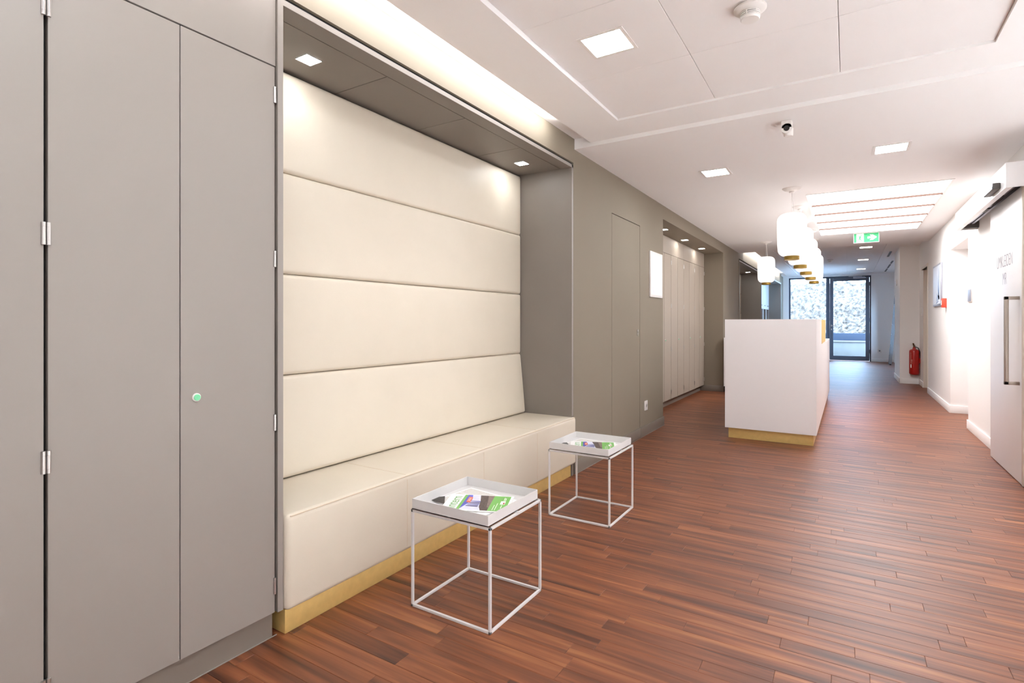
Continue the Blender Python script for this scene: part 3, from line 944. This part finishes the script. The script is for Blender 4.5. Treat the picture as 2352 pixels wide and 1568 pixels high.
def magazine(dx, dy, label, nlabel):
    z0 = 0.4115
    # folded newspaper
    c, ang = Vector((-1.355 + dx, 1.886 + dy, z0)), math.radians(82)
    n = thing('newspaper', c, nlabel, 'newspaper', 'newspapers in the trays')
    n.rotation_euler.z = ang
    ORG[n.name] = Vector((0, 0, 0))
    MB().box(-0.118, 0.118, -0.148, 0.148, 0, 0.004, 0.0012, 1).build('folded_sheets', M['paper'], n)
    for k in range(3):
        MB().box(-0.108 + k * 0.073, -0.041 + k * 0.073, -0.10, 0.138, 0.004, 0.0043).build('print_column', M['news'], n)
    MB().box(-0.04, 0.02, -0.03, 0.02, 0.0043, 0.0046).build('print_picture', M['magorange'], n)
    cr = MB()
    cr.poly([(-0.118, 0.075, 0.0044), (-0.05, 0.145, 0.0044), (-0.072, 0.158, 0.0046), (-0.124, 0.15, 0.0048), (-0.124, 0.11, 0.0046)], (0, 0, 0.0012))
    cr.build('curled_corner', M['magblack'], n)
    # magazine: local frame U = towards the title, R = reading direction
    U = Vector((-0.917, -0.396, 0)).normalized(); R = Vector((U.y, -U.x, 0))
    TR = Vector((-1.493 + dx, 1.890 + dy, 0.0172))
    W_, H_ = 0.198, 0.28
    cen = TR - R * W_ / 2 - U * H_ / 2
    g = thing('magazine', (cen.x, cen.y, z0 + 0.0062), label, 'magazine', 'magazines in the trays')
    ORG[g.name] = Vector((0, 0, 0))
    g.rotation_euler.z = math.atan2(R.y, R.x)
    # local: x right (reading), y up (towards the title)
    tk = 0.0035
    MB().box(-W_ / 2, W_ / 2, -H_ / 2, H_ / 2, 0, tk, 0.0008, 1).build('pages', M['paper'], g)
    zc = tk + 0.0002
    def flat(name, pts, m, lift=0.0, par=None):
        return MB().poly([(p[0], p[1], zc + lift) for p in pts], (0, 0, -0.0002)).build(name, m, par or g, smooth=False)
    def rect(x0, x1, y0, y1): return [(x0, y0), (x1, y0), (x1, y1), (x0, y1)]
    w2, h2 = W_ / 2, H_ / 2
    ya, yb = h2 - 0.078, h2 - 0.195          # picture band
    flat('title_band', rect(-w2 + 0.006, w2 - 0.006, ya, ya + 0.013), M['maggreen'])
    pic = flat('cover_picture', rect(-w2 + 0.006, w2 - 0.006, yb, ya), M['magcloud'])
    flat('picture_sky', [(w2 - 0.006, ya), (-0.02, ya), (0.03, ya - 0.03), (w2 - 0.006, ya - 0.02)], M['magsky'], 0.0002, pic)
    flat('picture_sky', [(-0.02, ya), (-w2 + 0.02, ya), (-0.01, ya - 0.022), (0.03, ya - 0.03)], M['magsky'], 0.0002, pic)
    flat('picture_street', [(-w2 + 0.006, yb), (w2 - 0.006, yb), (w2 - 0.006, ya - 0.055), (0.02, ya - 0.068), (-0.05, ya - 0.075), (-w2 + 0.006, ya - 0.088)], M['magdark'], 0.0002, pic)
    flat('picture_road', [(-0.06, yb), (w2 - 0.006, yb), (w2 - 0.006, yb + 0.026), (0.03, yb + 0.018), (-0.05, yb + 0.010)], M['magroad'], 0.0004, pic)
    for k in range(4):
        x0 = -0.052 + k * 0.019
        flat('picture_tower', [(x0, ya - 0.070), (x0 + 0.014, ya - 0.070), (x0 + 0.012, ya - 0.020 - 0.003 * k), (x0 + 0.004, ya - 0.017 - 0.003 * k)], M['magtower' if k % 2 else 'magtower2'], 0.0006, pic)
    lx, ly = 0.030, ya - 0.020
    flat('logo', [(lx - 0.034, ly - 0.008), (lx + 0.028, ly - 0.008), (lx + 0.034, ly), (lx + 0.034, ly + 0.010), (lx - 0.028, ly + 0.010), (lx - 0.034, ly + 0.004)], M['magorange'], 0.0008)
    flat('back_panel', rect(-w2 + 0.006, w2 - 0.006, -h2 + 0.012, yb), M['maggreen'])
    flat('small_picture', rect(-0.012, 0.030, -h2 + 0.026, -h2 + 0.046), M['paper'], 0.0004)
    flat('small_mark', rect(-0.008, 0.012, -h2 + 0.028, -h2 + 0.034), M['magred'], 0.0006)
    flat('small_picture', rect(-w2 + 0.012, -w2 + 0.040, -h2 + 0.014, -h2 + 0.034), M['magtower'], 0.0004)
    text_mesh('title', 'intern', 0.062, (-0.004, ya + 0.040, zc), (1, 0, 0), (0, 1, 0), M['magdeep'], g, lift=0.0004)
    text_mesh('logo_text', 'SANA', 0.017, (lx, ly + 0.001, zc), (1, 0, 0), (0, 1, 0), M['paper'], g, lift=0.0012)
    for k, wd in enumerate((0.062, 0.085)):
        flat('text_line', rect(-w2 + 0.016, -w2 + 0.016 + wd, yb - 0.020 - 0.010 * k, yb - 0.0175 - 0.010 * k), M['paper'], 0.0004)
    for k, (a, b) in enumerate(((0.036, 0.075), (0.036, 0.068), (-0.06, -0.02))):
        flat('text_line', rect(a, b, -h2 + 0.034 - 0.006 * (k % 2), -h2 + 0.037 - 0.006 * (k % 2)), M['paper'], 0.0004)
    return g
magazine(0, 0, 'green and blue magazine on the tray table before the middle of the bench', 'folded newspaper under the magazine on the table before the middle of the bench')
magazine(-0.016, 1.243, 'green and blue magazine on the tray table at the bench end', 'folded newspaper under the magazine on the table at the bench end')

# ================================================================== WALL AND CEILING ITEMS
# poster on the taupe wall; glare on its glass painted as plain white
t = thing('poster_board', (WX, 5.91, 1.70), 'framed notice board on the taupe wall, white standing in for glass glare', 'notice board')
MB().box(WX, WX + 0.016, 5.692, 6.128, 1.456, 1.951, 0.002).build('frame', M['plastic'], t)
MB().box(WX + 0.016, WX + 0.0168, 5.718, 6.102, 1.482, 1.925).build('glare_sheet', M['paper'], t)
MB().poly([(WX + 0.0169, 5.74, 1.56), (WX + 0.0169, 5.78, 1.57), (WX + 0.0169, 5.83, 1.50), (WX + 0.0169, 5.81, 1.49)], (0.0004, 0, 0)).build('printed_mark', M['artback'], t)
MB().box(WX + 0.0168, WX + 0.0172, 5.86, 5.98, 1.553, 1.558).build('printed_mark', M['artback'], t)

def socket(name, loc, label, face):
    t = thing(name, loc, label, 'socket')
    x, y, z = loc
    if face == 'X':
        MB().box(x, x + 0.011, y - 0.041, y + 0.041, z - 0.05, z + 0.05, 0.003).build('cover_plate', M['plastic'], t)
        MB().lathe([(0.0, 0.0112), (0.017, 0.0112), (0.019, 0.0125), (0.021, 0.0112)], (x, y, z), 'X', 20).build('insert_ring', M['plastic'], t)
        MB().box(x + 0.0112, x + 0.0118, y - 0.011, y - 0.007, z - 0.002, z + 0.002).box(x + 0.0112, x + 0.0118, y + 0.007, y + 0.011, z - 0.002, z + 0.002).build('contact_hole', M['black'], t)
    else:
        MB().box(x - 0.05, x + 0.05, y - 0.011, y, z - 0.05, z + 0.05, 0.003).build('cover_plate', M['plastic'], t)
        MB().lathe([(0.0, -0.0112), (0.019, -0.0112), (0.021, -0.013), (0.024, -0.0112)], (x, y, z), 'Y', 20).build('insert_ring', M['silver'], t)
    return t
socket('wall_socket', (WX, 5.567, 0.308), 'white power socket low on the taupe wall under the notice board', 'X')
socket('wall_socket', (0.79, YF, 0.33), 'power socket low on the far wall beside the glass door', 'Y')

# exit sign
t = thing('exit_sign', (0.225, 9.68, ZL), 'green emergency exit sign with running figure and arrow under the ceiling', 'exit sign')
sx0, sx1, sz0, sz1, sy = 0.07, 0.38, 2.385, 2.518, 9.68
MB().box(sx0 - 0.006, sx1 + 0.006, sy, sy + 0.03, sz0 - 0.006, sz1 + 0.012, 0.002).build('housing', M['plastic'], t)
MB().box(sx0, sx1, sy - 0.002, sy, sz0, sz1).build('sign_face', M['signgreen'], t)
def sp(u, v): return (sx0 + u * (sx1 - sx0), sy - 0.0032, sz0 + v * (sz1 - sz0))
def sgn(name, pts, m): return MB().poly([sp(*p) for p in pts], (0, 0.001, 0)).build(name, m, t, smooth=False)
sgn('door_symbol', [(0.10, 0.02), (0.40, 0.02), (0.40, 0.97), (0.10, 0.97)], M['signwhite'])
sgn('arrow_symbol', [(0.55, 0.42), (0.72, 0.42), (0.64, 0.22), (0.76, 0.22), (0.93, 0.52), (0.76, 0.82), (0.64, 0.82), (0.72, 0.62), (0.55, 0.62)], M['signwhite'])
def sp2(u, v): return (sx0 + u * (sx1 - sx0), sy - 0.0042, sz0 + v * (sz1 - sz0))
man = MB()
hx, hz = 0.285, 0.82
man.poly([sp2(hx + 0.024 * math.cos(a), hz + 0.055 * math.sin(a)) for a in [2 * math.pi * k / 14 for k in range(14)]], (0, 0.001, 0))
for pts in ([(0.22, 0.72), (0.29, 0.72), (0.26, 0.42), (0.205, 0.42)], [(0.22, 0.72), (0.16, 0.68), (0.13, 0.56), (0.15, 0.55), (0.175, 0.63), (0.23, 0.66)],
            [(0.28, 0.72), (0.33, 0.60), (0.385, 0.60), (0.385, 0.56), (0.32, 0.55), (0.265, 0.66)], [(0.205, 0.45), (0.19, 0.28), (0.09, 0.27), (0.09, 0.22), (0.215, 0.22), (0.235, 0.40)],
            [(0.225, 0.45), (0.26, 0.44), (0.345, 0.14), (0.32, 0.12), (0.235, 0.36)]):
    man.poly([sp2(*p) for p in pts], (0, 0.001, 0))
man.build('running_figure', M['signgreen'], t, smooth=False)

# ceiling camera
t = thing('security_camera', (-0.35, 4.04, ZL), 'small white ceiling camera with black lens', 'camera')
MB().box(-0.383, -0.318, 4.02, 4.085, ZL - 0.055, ZL, 0.004).lathe([(0.0325, 0.0), (0.0325, 0.065)], (-0.3505, 4.02, ZL - 0.055), 'Y', 28).build('housing', M['plastic'], t)
MB().lathe([(0.0, -0.001), (0.018, -0.001), (0.018, -0.003), (0.014, -0.004), (0.0, -0.002)], (-0.3505, 4.02, ZL - 0.055), 'Y', 24).build('lens', M['black'], t)
MB().lathe([(0.0, -0.1), (0.025, -0.1), (0.029, -0.095), (0.030, -0.06), (0.030, -0.05)], (-0.343, 4.06, ZL), 'Z', 24).build('swivel_base', M['plastic'], t)

def smoke(x, y, z, label):
    t = thing('smoke_detector', (x, y, z), label, 'smoke detector')
    MB().lathe([(0.0, 0.0), (0.06, 0.0), (0.068, -0.008), (0.068, -0.014), (0.058, -0.022), (0.042, -0.026), (0.0, -0.026)], (x, y, z), 'Z', 36).build('base', M['plastic'], t)
    for k in range(3):
        MB().lathe([(0.030, -0.028 - k * 0.0075), (0.041, -0.028 - k * 0.0075), (0.041, -0.032 - k * 0.0075), (0.030, -0.032 - k * 0.0075)], (x, y, z), 'Z', 36).build('ring_louvre', M['plastic'], t)
    MB().lathe([(0.0, -0.026), (0.031, -0.026), (0.031, -0.05), (0.0, -0.05)], (x, y, z), 'Z', 24).build('dark_core', M['dgrey'], t)
    MB().lathe([(0.041, -0.048), (0.041, -0.054), (0.036, -0.059), (0.0, -0.060)], (x, y, z), 'Z', 36).build('cap', M['plastic'], t)
    for k in range(6):
        a = math.pi / 3 * k + 0.3
        MB().bar((x + 0.0395 * math.cos(a), y + 0.0395 * math.sin(a), z - 0.026), (x + 0.0395 * math.cos(a), y + 0.0395 * math.sin(a), z - 0.05), 0.004).build('rib', M['plastic'], t)
smoke(-0.372, 2.60, 2.5858, 'white round smoke detector on the waiting area ceiling panel')
smoke(-0.37, 14.9, 2.6748, 'white round smoke detector on the far corridor ceiling')

# ceiling slot diffusers
for x, segs in ((0.75, [(13.7, 14.75)]), (0.90, [(15.8, 16.5), (16.7, 17.8), (18.0, 19.0)])):
    for a, b in segs:
        tag(MB().box(x - 0.02, x + 0.02, a, b, ZF - 0.004, ZF).build('slot_diffuser', M['black'], loc=(x, a, ZF)), 'dark linear air slot in the far corridor ceiling beside the column' if x < 0.8 else 'dark linear air slot in the row along the far corridor ceiling edge', 'air slot', 'ceiling air slots')

# header of the sliding door
t = thing('sliding_door_operator', (1.04, 6.17, 2.14), 'white sliding door drive housing on the right wall', 'door operator')
hd = MB()
hd.box(0.95, 0.955, 5.12, 7.25, 2.14, 2.318)
hd.box(0.955, RX, 5.12, 7.25, 2.313, 2.318)
hd.box(0.955, RX, 5.12, 5.125, 2.14, 2.313)
hd.box(0.955, RX, 7.245, 7.25, 2.14, 2.313)
hd.box(0.955, 0.99, 5.125, 7.245, 2.14, 2.144)
hd.build('cover', M['doorw'], t, smooth=False)
MB().box(1.035, 1.055, 5.2, 7.2, 2.19, 2.25).box(1.07, 1.09, 5.2, 7.2, 2.19, 2.23).build('track', M['silver'], t)
MB().box(1.0, 1.05, 5.7, 6.1, 2.185, 2.24, 0.004).box(1.02, 1.06, 6.25, 6.45, 2.18, 2.22, 0.004).build('carriage', M['black'], t)
MB().box(0.96, 1.125, 7.19, 7.24, 2.15, 2.30).build('end_block', M['dgrey'], t)
t = thing('motion_sensor', (0.93, 5.5, 2.18), 'dark and silver motion sensor on the sliding door housing', 'sensor')
MB().box(0.905, 0.951, 5.27, 5.57, 2.165, 2.212, 0.008).build('body', M['dgrey'], t)
MB().box(0.903, 0.906, 5.275, 5.565, 2.185, 2.212).box(0.905, 0.945, 5.572, 5.58, 2.165, 2.212).build('front_cover', M['silver'], t)
MB().box(0.903, 0.906, 5.275, 5.565, 2.168, 2.183).build('lens_strip', M['anth'], t)

# picture, alarm, room sign on the right wall
t = thing('framed_picture', (RX, 10.1, 1.73), 'framed blue feather-like print on the white wall', 'picture')
MB().box(RX - 0.022, RX, 9.71, 10.52, 1.424, 2.036, 0.002).build('frame', M['silver'], t)
MB().box(RX - 0.0235, RX - 0.022, 9.735, 10.495, 1.45, 2.01).build('print', M['artback'], t)
xa = RX - 0.0237
def art(pts, m): return MB().poly([(xa, p[0], p[1]) for p in pts], (-0.0005, 0, 0)).build('painted_stroke', m, t)
art([(9.86, 1.96), (9.84, 1.7), (9.82, 1.53), (9.95, 1.55), (9.90, 1.7)], M['artblue'])
art([(10.02, 1.87), (9.95, 1.7), (9.88, 1.56), (9.99, 1.62)], M['artpale'])
art([(10.08, 1.62), (9.95, 1.56), (9.80, 1.53), (10.15, 1.48)], M['artpale'])
art([(10.0, 1.58), (9.82, 1.57), (9.80, 1.52), (9.90, 1.51)], M['artblue'])
art([(10.2, 1.462), (9.95, 1.50), (9.9, 1.49), (10.1, 1.458)], M['artblue'])
t = thing('fire_alarm_call_point', (RX, 9.37, 1.44), 'small red fire alarm call point beside the framed print', 'alarm')
MB().box(RX - 0.052, RX, 9.325, 9.415, 1.385, 1.51, 0.004).build('housing', M['alarm'], t)
MB().box(RX - 0.054, RX - 0.052, 9.345, 9.395, 1.42, 1.48).build('press_plate', M['plastic'], t)
t = thing('room_sign', (RX, 7.64, 1.47), 'small clear and white room sign plate at the wall corner', 'sign')
MB().box(RX - 0.012, RX, 7.54, 7.74, 1.404, 1.546, 0.002).build('plate', M['plastic'], t)
MB().box(RX - 0.018, RX - 0.012, 7.535, 7.70, 1.412, 1.540, 0.001).build('cover_glass', M['silver'], t)
# round wall device on the column
t = thing('wall_buzzer', (0.846, 13.55, 2.0), 'small round white device high on the column side', 'device')
MB().lathe([(0.0, 0.0), (0.062, 0.0), (0.062, -0.02), (0.05, -0.03), (0.0, -0.03)], (0.846, 13.55, 2.0), 'X', 24).build('housing', M['plastic'], t)
MB().lathe([(0.03, -0.0305), (0.042, -0.0305), (0.042, -0.033), (0.03, -0.033)], (0.846, 13.55, 2.0), 'X', 24).build('ring', M['silver'], t)
# switch plate by the beige door
tag(MB().box(RX + 0.012, RX + 0.024, 12.5, 12.58, 1.3, 1.46, 0.003).build('switch_plate', M['plastic'], loc=(RX + 0.02, 12.54, 1.3)), 'slim white switch plate beside the beige door recess', 'switch')

# fire extinguisher
ex, ey = 1.062, 12.80
t = thing('fire_extinguisher', (ex, ey, 0.19), 'red fire extinguisher hanging on the white column', 'fire extinguisher')
MB().lathe([(0.0, 0.19), (0.06, 0.188), (0.073, 0.20), (0.080, 0.215), (0.080, 0.625), (0.076, 0.645), (0.06, 0.662), (0.03, 0.672), (0.022, 0.69), (0.022, 0.71), (0.0, 0.71)], (ex, ey, 0), 'Z', 36).build('cylinder', M['red'], t)
vl = MB().box(ex - 0.016, ex + 0.016, ey - 0.02, ey + 0.02, 0.708, 0.735, 0.003).bar((ex - 0.005, ey - 0.01, 0.735), (ex - 0.018, ey - 0.06, 0.785), 0.024, 0.008).bar((ex + 0.005, ey + 0.01, 0.735), (ex + 0.0, ey - 0.05, 0.755), 0.024, 0.008).build('valve_lever', M['brass'], t)
MB().tube([(ex - 0.035 + 0.012 * math.cos(a), ey - 0.03, 0.755 + 0.014 * math.sin(a)) for a in [2 * math.pi * k / 12 for k in range(13)]], 0.0015, 6).build('safety_ring', M['steel'], vl)
MB().tube([(ex + 0.02, ey, 0.715), (ex + 0.06, ey - 0.02, 0.70), (ex + 0.085, ey - 0.03, 0.62), (ex + 0.088, ey - 0.03, 0.52), (ex + 0.082, ey - 0.03, 0.42)], 0.008, 8).build('hose', M['black'], t)
MB().tube([(ex + 0.084, ey - 0.03, 0.50), (ex + 0.082, ey - 0.03, 0.41)], 0.011, 8).build('nozzle', M['red'], t)
MB().box(ex - 0.03, ex + 0.03, 12.876, 12.9, 0.3, 0.66).build('bracket', M['dgrey'], t)
# printed label wraps the front left of the cylinder
def wrap_quads(name, quads, m, r=0.0807):
    mb = MB()
    for a0, a1, z0, z1 in quads:
        st = 4
        prev = None
        for k in range(st + 1):
            a = math.radians(a0 + (a1 - a0) * k / st)
            p = (ex + r * math.sin(a), ey - r * math.cos(a))
            cur = (mb.bm.verts.new((p[0], p[1], z0)), mb.bm.verts.new((p[0], p[1], z1)))
            if prev: mb.bm.faces.new((prev[0], cur[0], cur[1], prev[1]))
            prev = cur
    return mb.build(name, m, t)
qs = []
rl = random.Random(5)
for a, z0, z1 in ((-42, 0.40, 0.60), (-30, 0.40, 0.47), (-28, 0.44, 0.485)):
    z = z0
    while z < z1:
        h = rl.uniform(0.008, 0.018)
        qs.append((a - rl.uniform(2, 5), a + rl.uniform(2, 5), z, z + 0.004))
        qs.append((a - 4, a - 2.5, z, z + h)); qs.append((a + 2.5, a + 4, z, z + h * 0.8))
        z += h + 0.006
wrap_quads('printed_text', qs, M['pale'])
wrap_quads('paper_label', [(-50, -34, 0.32, 0.385)], M['paper'])

# ladder leaning at the far right
t = thing('folding_ladder', (1.0, 18.5, 0), 'aluminium ladder leaning on the wall near the glass door', 'ladder')
for yy in (18.3, 18.65):
    MB().bar((0.985, yy, 0.0), (1.135, yy, 1.95), 0.06, 0.022).build('rail', M['alu'], t)
    MB().box(0.965, 1.005, yy - 0.02, yy + 0.02, 0, 0.03, 0.003).build('rubber_foot', M['black'], t)
for k in range(6):
    z = 0.28 + k * 0.28; x = 0.985 + 0.15 * z / 1.95
    MB().box(x - 0.03, x + 0.03, 18.3, 18.65, z - 0.012, z + 0.012, 0.003).build('step', M['alu'], t)
